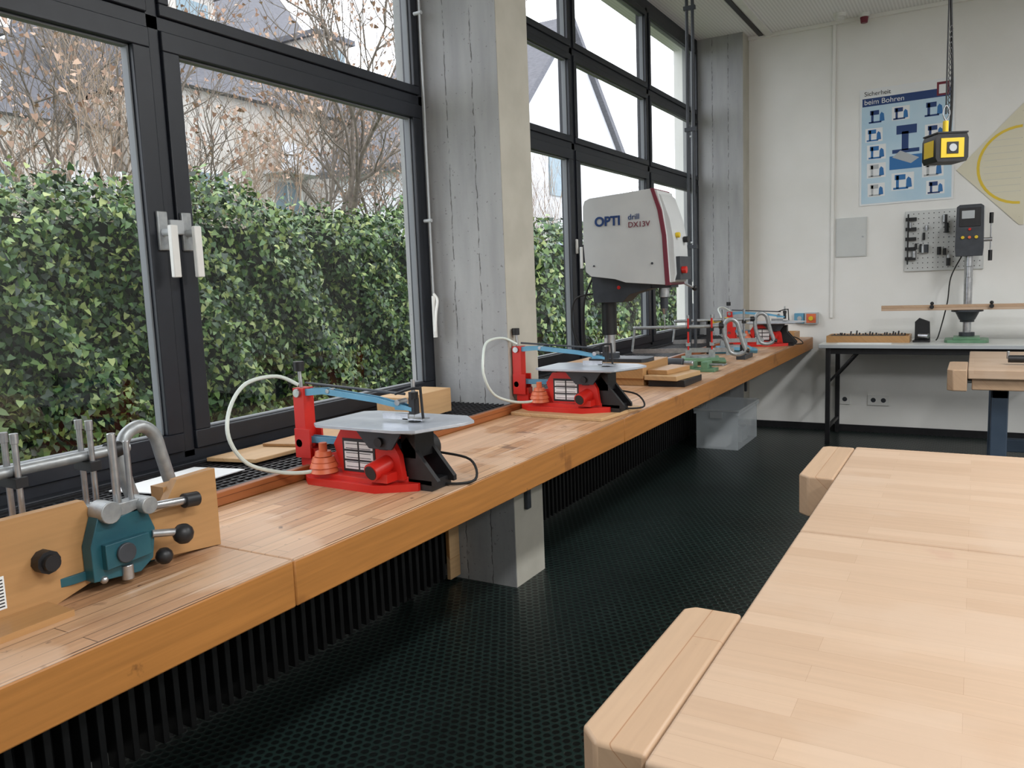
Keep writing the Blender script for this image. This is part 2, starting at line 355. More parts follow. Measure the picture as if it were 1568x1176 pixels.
for i,(y0,y1) in enumerate(((-1.0,3.085),(3.375,7.295))):
    b=B('heater_grille'); n=int((y1-y0)/.03)
    b.box(-2.165,-2.15,y0,y1,.84,.868,'black'); b.box(-1.805,-1.785,y0,y1,.84,.868,'black')
    for k in range(13): x=-2.14+k*.0267; b.box(x,x+.006,y0,y1,.852,.864,'black')
    for k in range(n): y=y0+k*.03; b.box(-2.15,-1.805,y,y+.007,.852,.862,'black')
    b.done(0,smooth=False)
    b=B('radiator'); n=int((y1-y0-.1)/.05)
    b.box(-2.23,-2.17,y0+.02,y1-.02,.08,.80,'rad')
    for k in range(n): y=y0+.04+k*.05; b.box(-2.17,-2.12,y,y+.022,.04,.80,'rad')
    b.box(-2.2,-2.18,y0+.3,y0+.34,0,.1,'rad'); b.box(-2.2,-2.18,y1-.34,y1-.3,0,.1,'rad')
    b.done(.002,1)
b=B('radiator_valve',(-2.02,3.46,0)); b.cyl((0,0,0),(0,0,.35),.012,'lgrey'); b.cyl((0,0,.35),(.07,0,.35),.022,'white'); b.cyl((0,0,.35),(-.08,0,.35),.012,'lgrey'); b.done(0)

b=B('window_workbench')
xf=-1.25
segs=[-.9,1.19,3.06,7.49]
for i in range(3):
    b.box(-1.755,xf,segs[i]+.001,segs[i+1]-.001,ZB-.04,ZB,'bench')
    b.box(xf-.03,xf+.002,segs[i]+.001,segs[i+1]-.001,ZB-.105,ZB-.003,'bench_edge')
b.box(-1.78,-1.756,-.9,7.49,ZB-.105,ZB-.001,'bench_edge')
for y in (-1.1,3.2,7.33):
    b.box(-1.805,-1.29,y-.02,y+.02,ZB-.085,ZB-.041,'dgrey'); b.box(-1.808,-1.79,y-.02,y+.02,.35,ZB-.04,'dgrey')
for y in (-.2,1.2,4.6,6.1):
    b.box(-2.11,-1.29,y-.02,y+.02,ZB-.085,ZB-.041,'dgrey')
b.done(.004)
b=B('trim_5'); b.box(-1.78,-1.757,-.9,7.49,ZB,.872,'strip'); b.done()

# ------------------------------------------------------------------ scroll saw
def scroll_saw(loc,rot=0,arm='blue'):
    b=B('scroll_saw',loc,rot)
    b.prism([(.04,-.05),(.10,-.10),(.36,-.11),(.46,-.04),(.46,.06),(.36,.12),(.10,.11),(.04,.06)],'z',0,.022,'red')
    b.prism([(.06,-.05),(.11,-.085),(.34,-.095),(.42,-.03),(.42,.05),(.34,.10),(.11,.09),(.06,.05)],'z',.022,.036,'red')
    b.prism([(.20,.03),(.42,.03),(.41,.10),(.37,.165),(.20,.165),(.17,.12)],'y',-.055,-.035,'red')
    b.prism([(.20,.03),(.42,.03),(.41,.10),(.37,.165),(.20,.165),(.17,.12)],'y',.035,.055,'red')
    b.box(.20,.235,-.05,.05,.03,.16,'red'); b.box(.22,.40,-.05,.05,.145,.168,'red')
    b.prism([(.03,.022),(.20,.022),(.20,.10),(.10,.075),(.03,.05)],'y',-.012,.012,'red')
    b.box(-.015,.028,-.022,.022,.085,.275,'red'); b.box(-.012,.05,-.030,-.022,.06,.15,'red'); b.box(-.012,.05,.022,.030,.06,.15,'red')
    b.box(.0,.06,-.02,.02,.02,.09,'red')
    b.cyl((.005,-.03,.26),(.005,.03,.26),.013,'steel'); b.cyl((.005,-.03,.105),(.005,.03,.105),.013,'steel')
    b.cyl((.0,0,.275),(-.005,0,.345),.006,'steel'); b.cyl((-.005,0,.325),(-.005,0,.355),.017,'black')
    for y in (-.014,.009):
        b.prism([(.0,.250),(.02,.272),(.10,.276),(.30,.256),(.43,.232),(.43,.221),(.30,.241),(.10,.258),(.04,.252)],'y',y,y+.005,arm)
        b.prism([(-.005,.116),(.03,.126),(.40,.124),(.40,.112),(.05,.106),(-.005,.100)],'y',y,y+.005,arm)
    b.box(.37,.43,-.012,.012,.223,.231,arm)
    b.box(.06,.20,-.012,.012,.108,.120,arm)
    b.cyl((.02,0,.289),(.40,0,.268),.004,'dgrey'); b.cyl((.12,-.016,.268),(.12,.016,.268),.007,'steel')
    b.box(.42,.44,-.012,.012,.212,.258,'black'); b.cyl((.43,0,.26),(.43,0,.31),.006,'steel'); b.cyl((.43,0,.255),(.43,0,.275),.014,'black')
    b.cyl((.43,0,.12),(.43,0,.21),.0012,'steel',seg=6)
    b.cyl((.46,0,.200),(.455,0,.29),.004,'black'); b.tube([(.455,0,.285),(.43,-.01,.285),(.38,-.02,.27)],.004,'black')
    b.box(.40,.47,-.018,.018,.197,.201,'steel'); b.box(.33,.42,-.018,-.010,.197,.215,'steel')
    b.cyl((.385,-.02,.245),(.385,.02,.245),.009,'steel')
    b.prism([(.15,-.11),(.18,-.135),(.46,-.14),(.52,-.12),(.58,.02),(.585,.07),(.52,.135),(.19,.135),(.15,.11)],'z',.182,.190,'tableg')
    b.prism([(.17,-.10),(.50,-.11),(.56,.03),(.50,.12),(.18,.12)],'z',.176,.182,'lgrey')
    b.cyl((.43,0,.189),(.43,0,.1915),.018,'black')
    b.prism([(.32,.12),(.40,.12),(.44,.175),(.27,.175)],'y',-.075,-.067,'dgrey'); b.cyl((.36,-.085,.14),(.36,-.06,.14),.014,'black')
    b.cyl((.36,.02,.085),(.36,.15,.085),.05,'black',seg=20); b.cyl((.36,.15,.085),(.36,.165,.085),.04,'dgrey',seg=20)
    b.prism([(.42,.02),(.52,.015),(.52,.03),(.46,.10),(.42,.15),(.40,.13)],'y',-.03,-.015,'black')
    b.prism([(.42,.02),(.52,.015),(.52,.03),(.46,.10),(.42,.15),(.40,.13)],'y',.05,.065,'black')
    b.box(.42,.50,-.03,.065,.0,.03,'black'); b.box(.40,.45,-.03,.06,.09,.16,'black')
    for i,(r,z) in enumerate(((.042,.038),(.038,.052),(.042,.054),(.034,.068),(.036,.070),(.026,.086))):
        b.cyl((.145,-.075,z),(.145,-.075,z+.014),r,'orange',r2=r*.86,seg=20)
    b.cyl((.145,-.075,.09),(.145,-.075,.125),.012,'orange')
    b.box(.205,.325,-.0565,-.055,.042,.14,'ink')
    for k in range(3):
        for j in range(2): b.box(.212+j*.056,.262+j*.056,-.0575,-.0562,.050+k*.029,.073+k*.029,'paper')
    for k in range(6): b.box(.218,.31,-.0580,-.0572,.056+k*.0135,.058+k*.0135,'ink')
    b.cyl((.365,-.05,.075),(.355,-.115,.06),.026,'red',seg=20); b.cyl((.355,-.1155,.06),(.3547,-.1175,.0595),.021,'ink',seg=20)
    b.box(.33,.40,-.10,-.05,.03,.055,'red')
    b.box(.345,.375,-.062,-.055,.115,.14,'ink')
    b.tube([(.01,-.02,.285),(-.04,-.06,.315),(-.06,-.16,.305),(-.02,-.26,.25),(.0,-.29,.17),(.02,-.25,.09),(.06,-.17,.05),(.11,-.12,.042),(.145,-.09,.05)],.006,'hose')
    b.tube([(.40,.15,.07),(.50,.17,.05),(.56,.10,.01),(.50,.04,.007),(.42,.10,.007),(.30,.20,.007),(.10,.18,.007)],.004,'rubber')
    return b.done(.0015)
scroll_saw((-1.80,1.80,ZB))
b=B('plywood_board'); b.prism([(-1.745,2.98),(-1.30,2.94),(-1.262,3.30),(-1.50,3.42),(-1.745,3.42)],'z',ZB,ZB+.014,'ply'); b.done()
scroll_saw((-1.785,3.13,ZB+.014))
scroll_saw((-1.74,6.55,ZB),.1)

# ------------------------------------------------------------------ hand miter saw
def miter_saw(loc,rot=0,bed='teal',name='miter_saw',red=False):
    b=B(name,loc,rot)
    b.prism([(-.07,0),(.07,0),(.09,.02),(.09,.03),(-.09,.03),(-.09,.02)],'y',-.16,.16,bed)
    b.prism([(-.10,-.12),(.10,-.12),(.12,-.05),(.12,.05),(.10,.12),(-.10,.12),(-.12,.05),(-.12,-.05)],'z',.028,.045,bed)
    b.cyl((0,0,.045),(0,0,.055),.07,'alu',seg=24)
    for y in (-.075,.075):
        b.box(-.028,.028,y-.02,y+.02,.045,.095,'alu')
        for x in (-.018,.018): 
            b.cyl((x,y,.06),(x,y,.315),.006,'steel' if not red else 'red',seg=12); b.cyl((x,y,.30),(x,y,.32),.008,'steel',seg=12)
        b.box(-.03,.03,y-.012,y+.012,.215,.235,'black'); b.box(-.026,.026,y-.014,y+.014,.12,.14,'alu')
    b.cyl((0,-.42,.245),(0,.17,.245),.011,'alu',seg=14)
    b.cyl((0,-.42,.245),(0,-.44,.09),.008,'alu'); b.sph((0,-.42,.245),.013,'alu')
    b.box(-.0007,.0007,-.44,.20,.075,.105,'steel')
    b.cyl((0,.12,.245),(0,.15,.245),.018,'black')
    b.tube([(0,.16,.262),(0,.20,.285),(0,.235,.262),(0,.25,.21),(0,.265,.15),(0,.285,.085),(0,.25,.06),(0,.195,.07),(0,.175,.115),(0,.155,.19)],.0145,'alu',seg=10,closed=True)
    b.box(-.010,.010,.165,.215,.055,.10,'alu'); b.cyl((0,.27,.085),(0,.31,.08),.013,'black')
    return b
b=miter_saw((-1.60,.90,ZB+.0)); b.done(.001)
b=B('miter_fence',(0,0,0))
b.prism([(.55,ZB),(.82,ZB),(.93,ZB+.03),(1.20,ZB),(1.20,ZB+.178),(1.10,ZB+.175),(1.06,ZB+.12),(.92,ZB+.11),(.89,ZB+.182),(.55,ZB+.186)],'x',-1.508,-1.486,'ply2')
b.box(-1.55,-1.508,1.08,1.19,ZB,ZB+.16,'ply2'); b.box(-1.486,-1.40,.52,.80,ZB,ZB+.012,'ply2')
b.cyl((-1.486,.80,.925),(-1.462,.80,.925),.022,'black',seg=10); b.cyl((-1.462,.80,.925),(-1.45,.80,.925),.015,'black')
b.box(-1.4855,-1.485,.70,.73,.86,.92,'paper')
for k in range(9): b.box(-1.485,-1.4846,.703,.727,.864+k*.006,.8665+k*.006,'ink')
b.done(.002)
b=B('saw_clamp',(-1.484,.945,0))
b.prism([(-.07,.86),(.03,.85),(.06,.87),(.07,.93),(.05,.985),(.0,.975),(-.05,.985),(-.07,.93)],'x',0,.03,'teal')
b.prism([(-.05,.88),(.05,.885),(.045,.93),(-.05,.93)],'x',.03,.045,'teal')
b.cyl((.0,-.03,.99),(.045,-.03,.99),.022,'alu'); b.cyl((.0,.05,.985),(.05,.05,.985),.018,'alu')
b.box(.0,.03,-.03,.06,.975,1.0,'alu'); b.cyl((.02,0,.93),(.02,0,1.14),.008,'steel'); b.cyl((.02,.03,.95),(.02,.03,1.12),.006,'steel')
b.cyl((.02,.05,.975),(.02,.16,.965),.009,'steel'); b.cyl((.02,.15,.965),(.02,.185,.962),.016,'black')
b.cyl((.03,.06,.92),(.05,.12,.91),.008,'steel'); b.sph((.05,.12,.905),.022,'black'); b.sph((.03,.085,.865),.018,'black'); b.sph((.03,-.05,.86),.008,'steel')
b.cyl((.045,-.01,.905),(.052,-.01,.905),.02,'dgrey'); b.cyl((.03,.0,.845),(.03,.0,.875),.012,'steel')
b.done(.0015)

for p,r,bed,red in (((-1.56,5.15,ZB),-1.25,'green',True),((-1.55,5.95,ZB),-1.2,'blue',False)):
    b=miter_saw(p,r,bed,red=red); b.done(0)
b=B('wooden_block'); b.box(-2.09,-1.945,2.5,2.82,.869,.97,'ply'); b.done()
b=B('wooden_board'); b.prism([(-2.14,1.70),(-1.96,1.74),(-1.93,2.42),(-2.13,2.40)],'z',.869,.882,'ply'); b.prism([(-2.10,1.9),(-1.92,1.95),(-1.95,2.3),(-2.11,2.3)],'z',.883,.893,'ply2'); b.done()
b=B('paper_sheet'); b.prism([(-2.08,1.32),(-1.90,1.36),(-1.92,1.66),(-2.10,1.62)],'z',.869,.872,'paper'); b.done(0)

# ------------------------------------------------------------------ drill press (large)
b=B('wooden_platform'); b.box(-1.98,-1.52,4.0,4.40,.874,.954,'ply2'); b.box(-1.74,-1.525,4.02,4.38,ZB,.874,'ply2'); b.done(.003)
b=B('tool_case'); b.box(-1.50,-1.30,4.02,4.32,ZB,ZB+.035,'black'); b.prism([(-1.515,4.00),(-1.33,3.98),(-1.295,4.28),(-1.46,4.36)],'z',ZB+.035,ZB+.06,'ply'); b.prism([(-1.515,4.05),(-1.40,4.04),(-1.36,4.30),(-1.48,4.34)],'z',ZB+.06,ZB+.085,'ply2'); b.done(.003)
b=B('drill_press')
Y0,Y1=4.03,4.27; yc=4.15
b.prism([(-1.85,1.45),(-1.862,1.62),(-1.858,1.80),(-1.848,1.828),(-1.82,1.84),(-1.47,1.862),(-1.44,1.852),(-1.41,1.75),(-1.39,1.62),(-1.375,1.38),(-1.39,1.365),(-1.62,1.385),(-1.68,1.405),(-1.82,1.425)],'y',Y0,Y1,'cream')
b.prism([(-1.475,1.864),(-1.455,1.862),(-1.414,1.75),(-1.392,1.62),(-1.376,1.365),(-1.40,1.362),(-1.415,1.62),(-1.437,1.75)],'y',Y0-.004,Y1+.004,'burg')
b.prism([(-1.455,1.850),(-1.42,1.825),(-1.375,1.70),(-1.357,1.60),(-1.348,1.42),(-1.36,1.38),(-1.38,1.375),(-1.396,1.62),(-1.418,1.75)],'y',Y0+.01,Y1-.01,'cream')
b.box(-1.365,-1.33,Y0+.03,Y1-.03,1.39,1.51,'dgrey')
b.cyl((-1.33,Y0+.06,1.44),(-1.305,Y0+.06,1.44),.018,'red'); b.cyl((-1.355,Y1-.07,1.60),(-1.33,Y1-.07,1.60),.016,'black'); b.cyl((-1.36,Y0+.06,1.62),(-1.34,Y0+.06,1.62),.014,'yellow')
b.cyl((-1.47,Y0,1.48),(-1.47,Y0-.006,1.48),.006,'dgrey'); b.cyl((-1.80,Y0,1.48),(-1.80,Y0-.006,1.48),.005,'dgrey')
b.prism([(-1.84,1.43),(-1.60,1.39),(-1.50,1.38),(-1.50,1.35),(-1.62,1.32),(-1.66,1.28),(-1.83,1.28)],'y',yc-.07,yc+.07,'dgrey')
b.cyl((-1.68,yc-.071,1.36),(-1.68,yc-.074,1.36),.010,'red')
b.box(-1.875,-1.86,Y0+.02,Y0+.06,1.5,1.60,'black')
b.cyl((-1.77,yc,1.10),(-1.77,yc,1.30),.042,'black',seg=24); b.cyl((-1.77,yc,.97),(-1.77,yc,1.12),.032,'steel',seg=24)
b.cyl((-1.77,yc,.967),(-1.77,yc,1.0),.055,'dgrey',seg=24)
b.prism([(-1.86,yc-.09),(-1.55,yc-.09),(-1.53,yc-.05),(-1.53,yc+.05),(-1.55,yc+.09),(-1.86,yc+.09)],'z',.954,.974,'dgrey')
b.cyl((-1.45,yc,1.37),(-1.45,yc,1.30),.028,'steel',seg=20); b.cyl((-1.45,yc,1.31),(-1.45,yc,1.24),.021,'dgrey',seg=20); b.cyl((-1.45,yc,1.24),(-1.45,yc,1.21),.018,'steel',r2=.008,seg=16); b.cyl((-1.45,yc,1.21),(-1.45,yc,1.13),.003,'steel')
b.box(-1.52,-1.39,yc-.06,yc+.06,1.35,1.375,'dgrey')
b.cyl((-1.48,yc+.1,1.42),(-1.36,yc+.25,1.34),.006,'steel'); b.sph((-1.36,yc+.25,1.34),.016,'black')
b.tube([(-1.84,yc-.05,1.42),(-1.88,yc-.08,1.30),(-1.90,yc-.06,1.12),(-1.88,yc-.05,.99),(-1.86,yc,.98)],.006,'rubber')
b.tube([(-1.83,yc-.06,1.33),(-1.93,yc-.1,1.30),(-1.95,yc-.1,1.15),(-1.90,yc-.08,1.02),(-1.86,yc-.02,1.0)],.005,'rubber')
dp=b.done(.006,3)
text('OPTI',.068,'pnavy',(-1.79,Y0-.003,1.690),(math.pi/2,0,0),dp,'logo_text',.0015,.0,.002)
text('drill',.042,'pnavy',(-1.60,Y0-.003,1.712),(math.pi/2,0,0),dp,'logo_text_b',.001,0)
text('DX13V',.040,'burg',(-1.60,Y0-.003,1.672),(math.pi/2,0,0),dp,'logo_text_c',.001,0)

b=B('machine_vise',(-1.42,4.75,ZB)); b.box(-.10,.08,-.05,.05,0,.02,'green'); b.box(-.09,-.05,-.05,.05,.02,.06,'green'); b.box(.0,.04,-.05,.05,.02,.06,'green'); b.cyl((.04,0,.04),(.13,0,.04),.008,'steel'); b.cyl((.13,-.04,.04),(.13,.04,.04),.005,'steel'); b.done()
b=B('bar_clamp',(-1.69,6.05,ZB)); b.box(-.01,.01,-.25,.25,.22,.245,'yellow'); b.box(-.02,.02,-.25,-.22,.0,.245,'black'); b.box(-.02,.02,.1,.14,.12,.245,'black'); b.cyl((0,.12,.0),(0,.12,.14),.009,'black'); b.done()
b=B('hand_plane',(-1.37,5.55,ZB)); b.box(-.03,.03,-.11,.11,0,.03,'dgrey'); b.box(-.012,.012,-.08,-.04,.03,.10,'black'); b.sph((0,.07,.05),.02,'ply2'); b.prism([(-.03,.03),(.02,.03),(-.02,.09)],'x',-.02,.02,'steel'); b.done()
b=B('wooden_crate',(-1.45,7.15,ZB)); b.box(-.13,.13,-.12,.12,0,.012,'ply2')
for a in ((-.13,.13,-.12,-.108),(-.13,.13,.108,.12),(-.13,-.118,-.108,.108),(.118,.13,-.108,.108)): b.box(*a,.012,.07,'ply2')
b.done()
b=B('hand_drill',(-1.6,4.62,ZB)); b.cyl((-.1,0,.06),(.1,0,.06),.03,'dgrey'); b.cyl((.1,0,.06),(.16,0,.06),.015,'steel'); b.box(-.1,-.06,-.018,.018,0,.05,'black'); b.box(-.12,-.03,-.03,.03,0,.015,'black'); b.done(.004)

# ------------------------------------------------------------------ beech workbenches (right)
def workbench(y0,y1,x0,x1,top,block_y,name='wooden_workbench',th=.10):
    b=B(name)
    b.box(x0,x1,y0,y1,top-th*.45,top,'beech')
    b.box(x0+.02,x1-.02,y0+.03,y1-.03,top-th,top-th*.45,'beech_end')
    c=.03
    by0,by1=block_y
    b.prism([(x0-.105+c,by0),(x0-.003,by0),(x0-.003,by1),(x0-.105+c*.6,by1),(x0-.105,by1-c*.6),(x0-.105,by0+c)],'z',top-.125,top-.001,'beech_end')
    b.cyl((x0-.02,(by0+by1)/2-.1,top-.08),(x0+.3,(by0+by1)/2-.1,top-.08),.012,'steel'); b.cyl((x0-.02,(by0+by1)/2+.1,top-.08),(x0+.3,(by0+by1)/2+.1,top-.08),.012,'steel')
    for x in (x0+.12,x1-.30):
        for y in (y0+.12,y1-.20): b.box(x,x+.085,y,y+.085,.03,top-th,'benchleg')
        b.box(x-.0,x+.085,y0+.10,y1-.10,.0,.05,'benchleg'); b.box(x,x+.085,y0+.12,y1-.12,top-th-.06,top-th,'benchleg')
    b.box(x0+.15,x1-.27,(y0+y1)/2-.03,(y0+y1)/2+.03,.25,.33,'benchleg')
    return b.done(.006,3)
workbench(.885,1.908,-.345,1.15,.80,(.90,1.385))
workbench(1.912,2.93,-.345,1.15,.80,(2.45,2.92))
workbench(5.20,6.35,-.03,1.4,.82,(5.20,5.66),th=.12)
b=B('hand_drill',(.22,5.50,.82)); b.cyl((-.05,0,.035),(.1,0,.035),.022,'black'); b.cyl((-.05,0,.035),(-.05,0,.08),.008,'steel'); b.box(.04,.08,-.012,.012,.0,.03,'black'); b.done(.003)

# ------------------------------------------------------------------ back wall things
b=B('folding_table'); zt=.82
b.box(-1.10,.75,6.86,7.48,zt-.032,zt-.004,'ink'); b.box(-1.10,.75,6.86,7.48,zt-.004,zt,'tabletop'); b.box(-1.10,.75,6.855,6.86,zt-.03,zt-.002,'lgrey')
b.box(-1.05,.70,6.90,6.93,zt-.08,zt-.032,'black'); b.box(-1.05,.70,7.41,7.44,zt-.08,zt-.032,'black')
for x in (-1.05,.62):
    for y in (6.89,7.42): b.box(x,x+.035,y,y+.035,0,zt-.032,'black')
    b.box(x+.005,x+.03,6.92,7.42,.12,.145,'black')
    sx=1 if x<0 else -1
    b.tube([(x+.017,6.93,.50),(x+.017+sx*.22,6.93,zt-.06)],.010,'black',sub=1); b.tube([(x+.017,7.41,.50),(x+.017+sx*.22,7.41,zt-.06)],.010,'black',sub=1)
b.done(.002)
b=B('drill_bit_tray',(-.76,7.18,zt))
b.box(-.31,.31,-.13,.13,0,.012,'ply2')
for a in ((-.31,.31,-.13,-.118),(-.31,.31,.118,.13),(-.31,-.298,-.118,.118),(.298,.31,-.118,.118)): b.box(*a,.012,.055,'ply2')
for k in range(26):
    x=-.27+.021*k; y=random.uniform(-.07,.07); b.cyl((x,y,.012),(x+.01,y,.06+random.random()*.03),.006,'black',seg=8)
b.box(-.28,.27,-.09,-.03,.05,.058,'ink'); b.done(.001)
b=B('paper_sheet',(-.75,6.97,zt)); b.box(-.22,.18,-.06,.04,0,.004,'paper'); b.done(0)
b=B('phone_stand',(-.37,7.15,zt)); b.box(-.06,.06,-.06,.06,0,.015,'black'); b.prism([(-.05,.015),(.06,.015),(.055,.16),(-.02,.19),(-.05,.16)],'y',-.01,.03,'black'); b.cyl((-.02,-.02,.05),(.05,-.05,.05),.02,'steel'); b.done()
b=B('drill_press',(-.06,7.17,zt))
b.prism([(-.13,-.13),(.13,-.13),(.15,-.08),(.15,.13),(.12,.16),(-.12,.16),(-.15,.13),(-.15,-.08)],'z',0,.022,'green'); b.box(-.09,.09,-.11,.12,.022,.04,'green')
b.cyl((0,.07,.04),(0,.07,.07),.055,'dgrey',seg=24); b.cyl((0,.07,.06),(0,.07,.72),.03,'steel',seg=24)
b.cyl((0,.0,.235),(0,.0,.25),.11,'dgrey',seg=28); b.cyl((0,.04,.17),(0,.04,.245),.055,'dgrey',r2=.09,seg=24)
b.cyl((0,.07,.15),(0,.07,.19),.05,'dgrey')
b.prism([(-.09,.66),(.09,.66),(.095,.72),(.09,1.03),(.07,1.045),(-.07,1.045),(-.09,1.03),(-.095,.72)],'y',-.09,.14,'dgrey')
b.box(-.07,.07,-.095,-.09,.88,1.02,'black'); b.box(-.055,.03,-.099,-.095,.94,1.0,'lgrey'); b.cyl((-.045,-.09,.80),(-.045,-.105,.80),.012,'yellow'); b.cyl((0,-.09,.80),(0,-.105,.80),.011,'orange'); b.cyl((.045,-.09,.80),(.045,-.105,.80),.012,'yellow'); b.cyl((0,-.09,.86),(0,-.102,.86),.01,'red')
b.cyl((0,-.02,.66),(0,-.02,.58),.028,'steel'); b.cyl((0,-.02,.58),(0,-.02,.50),.022,'steel'); b.cyl((0,-.02,.50),(0,-.02,.42),.004,'steel')
b.cyl((.09,0,.78),(.15,0,.78),.016,'steel'); b.cyl((.14,0,.66),(.14,0,.92),.005,'steel'); b.cyl((.14,0,.90),(.14,0,.98),.014,'black'); b.cyl((.14,0,.62),(.14,0,.70),.014,'black')
b.tube([(-.05,-.0,.66),(-.12,.05,.5),(-.14,.05,.3),(-.19,.02,.06),(-.21,.0,.01)],.005,'rubber')
b.done(.003)
b=B('wooden_plank',(0,7.17,0)); b.box(-.66,.62,-.10,.03,1.072,1.092,'beech'); b.box(-.66,.62,-.10,-.085,1.092,1.115,'beech_end')
for x in (-.30,.10,.42): b.cyl((x,-.11,1.10),(x,-.13,1.10),.016,'black'); b.sph((x,-.09,1.125),.014,'black')
b.done(.002)
b=B('pegboard',(-.245,YB,1.625)); b.box(-.285,.285,-.022,-.004,-.245,.245,'panel')
for i in range(15):
    for j in range(12): b.cyl((-.26+i*.037,-.0225,-.22+j*.04),(-.26+i*.037,-.021,-.22+j*.04),.0045,'ink',seg=6)
for k in range(15):
    x=random.uniform(-.25,.05); z=random.uniform(-.2,.2); b.cyl((x,-.02,z),(x,-.05,z),.006,'black',seg=8); b.cyl((x,-.045,z-.05*random.random()-.015),(x,-.045,z+.02),random.uniform(.008,.018),random.choice(['steel','black','dgrey']),seg=10)
for k in range(5):
    z=.18-.08*k; b.box(-.28,-.20,-.05,-.022,z-.015,z+.012,'black'); b.cyl((-.26,-.06,z-.05),(-.26,-.06,z+.04),.006,'black')
b.done(.001)
b=B('safety_poster',(-.54,YB-.004,2.42)); b.X=Matrix.Rotation(math.radians(-.5),4,'Y')
b.box(-.35,.35,-.002,0,-.475,.475,'paper'); b.box(-.335,.335,-.003,-.002,-.46,.335,'posterblue'); b.box(-.33,.33,-.0035,-.002,.335,.40,'pnavy')
def picto(x,z,s,c,c2='paper'):
    b.box(x-s*.6,x+s*.6,-.0036,-.003,z-s*.5,z+s*.5,c2)
    b.box(x-s*.35,x-s*.2,-.0042,-.0036,z-s*.4,z+s*.35,c); b.box(x-s*.42,x+s*.15,-.0042,-.0036,z+s*.1,z+s*.4,c); b.box(x-s*.5,x+s*.3,-.0042,-.0036,z-s*.45,z-s*.34,c)
    b.prism([(x+.18*s,z-.4*s),(x+.5*s,z-.35*s),(x+.45*s,z+.12*s),(x+.3*s,z+.25*s),(x+.2*s,z+.1*s)],'y',-.0042,-.0036,'pblue')
for (x,z,s) in ((-.22,.25,.12),(-.04,.25,.11),(.20,.25,.13),(-.24,.10,.11),(-.22,-.04,.12),(.21,.07,.12),(.21,-.07,.12),(-.22,-.19,.12),(-.02,-.30,.14),(.20,-.22,.13),(-.22,-.35,.11),(.22,-.37,.11)):
    picto(x,z,s,random.choice(['pblue','pnavy','lgrey']),random.choice(['paper','posterblue']))
b.box(-.07,.08,-.0045,-.003,.08,.15,'pnavy'); b.box(-.03,.02,-.0045,-.003,-.05,.10,'pnavy'); b.box(-.10,.10,-.0045,-.003,-.07,-.04,'pnavy'); b.box(-.12,.12,-.0044,-.003,-.20,-.09,'pblue')
b.prism([(-.10,-.1),(.04,-.16),(.10,-.12),(-.04,-.05)],'y',-.005,-.0045,'lgrey')
b.box(.22,.31,-.0045,-.0035,.345,.45,'burg'); b.box(.235,.295,-.0048,-.0045,.36,.43,'paper')
po=b.done(0)
text('Sicherheit',.050,'ink',(-.86,YB-.0075,2.838),(math.pi/2,0,0),po,'poster_text_a',.0002)
text('beim Bohren',.058,'paper',(-.86,YB-.0085,2.768),(math.pi/2,0,0),po,'poster_text_b',.0002)
b=B('wooden_set_square',(.27,YB-.003,2.17))
b.prism([(0,.46),(-.44,0),(0,-.46),(.03,-.46),(.03,.46)],'y',-.006,0,'pale')
for k in range(20):
    a0=math.radians(90+9*k); a1=math.radians(90+9*(k+1))
    b.prism([(.30*math.cos(a0),.30*math.sin(a0)),(.30*math.cos(a1),.30*math.sin(a1)),(.28*math.cos(a1),.28*math.sin(a1)),(.28*math.cos(a0),.28*math.sin(a0))],'y',-.0075,-.006,'yellow')
for k in range(9): b.box(-.002+0,.0,-.0072,-.006,-.4+.1*k,-.397+.1*k,'ink'); b.box(-.25,.0,-.0068,-.006,-.20+.05*k,-.1985+.05*k,'lgrey')
b.done(0)
b=B('wall_access_panel',(-.945,YB,1.688)); b.box(-.122,.122,-.012,0,-.165,.165,'panel'); b.box(-.115,.115,-.014,-.012,-.158,.158,'panel'); b.cyl((.09,-.014,0),(.09,-.018,0),.008,'lgrey'); b.done()
b=B('emergency_stop_switch',(-1.26,YB,1.0)); b.box(-.055,.055,-.05,0,-.05,.05,'lgrey'); b.box(-.04,.04,-.056,-.05,-.04,.04,'orange'); b.cyl((0,-.056,0),(0,-.075,0),.02,'yellow'); b.done()
b=B('power_socket',(-1.36,YB,1.0)); b.box(-.045,.035,-.04,0,-.045,.045,'blue'); b.cyl((0,-.04,0),(0,-.045,0),.02,'lgrey'); b.done()
for x,w in ((-.71,.085),(-.98,.045)):
    b=B('wall_socket',(x,YB,.285)); b.box(-w,w,-.012,0,-.045,.045,'white')
    for cx in ((-.04,.04) if w>.05 else (0,)): b.cyl((cx,-.0125,0),(cx,-.0135,0),.02,'dgrey',seg=20)
    b.done()
b=B('smoke_detector',(-1.03,7.30,ZC)); b.cyl((0,0,0),(0,0,-.03),.05,'white',r2=.045,seg=24); b.cyl((0,0,-.03),(0,0,-.05),.035,'white',seg=24); b.done()
b=B('alarm_beacon',(-.86,7.42,ZC)); b.cyl((0,0,0),(0,0,-.03),.04,'white',seg=20); b.cyl((0,0,-.03),(0,0,-.075),.032,'burg',r2=.026,seg=20); b.done()
b=B('pendant_power_box',(-.146,4.30,1.937)); b.X=Matrix.Rotation(.5,4,'Z')@Matrix.Scale(.86,4)
b.prism([(-.075,-.07),(.075,-.07),(.085,-.05),(.085,.05),(.075,.075),(-.075,.075),(-.085,.05),(-.085,-.05)],'y',-.075,.075,'black')
for sx in (-1,1):
    b.box(sx*.0855-.002,sx*.0855+.002,-.05,.05,-.04,.045,'yellow')
b.box(-.06,.06,-.079,-.075,-.05,.05,'yellow'); b.box(-.03,.03,-.082,-.079,-.03,.03,'black'); b.cyl((0,-.082,0),(0,-.085,0),.02,'lgrey')
b.box(-.08,.08,-.08,.08,.075,.083,'black')
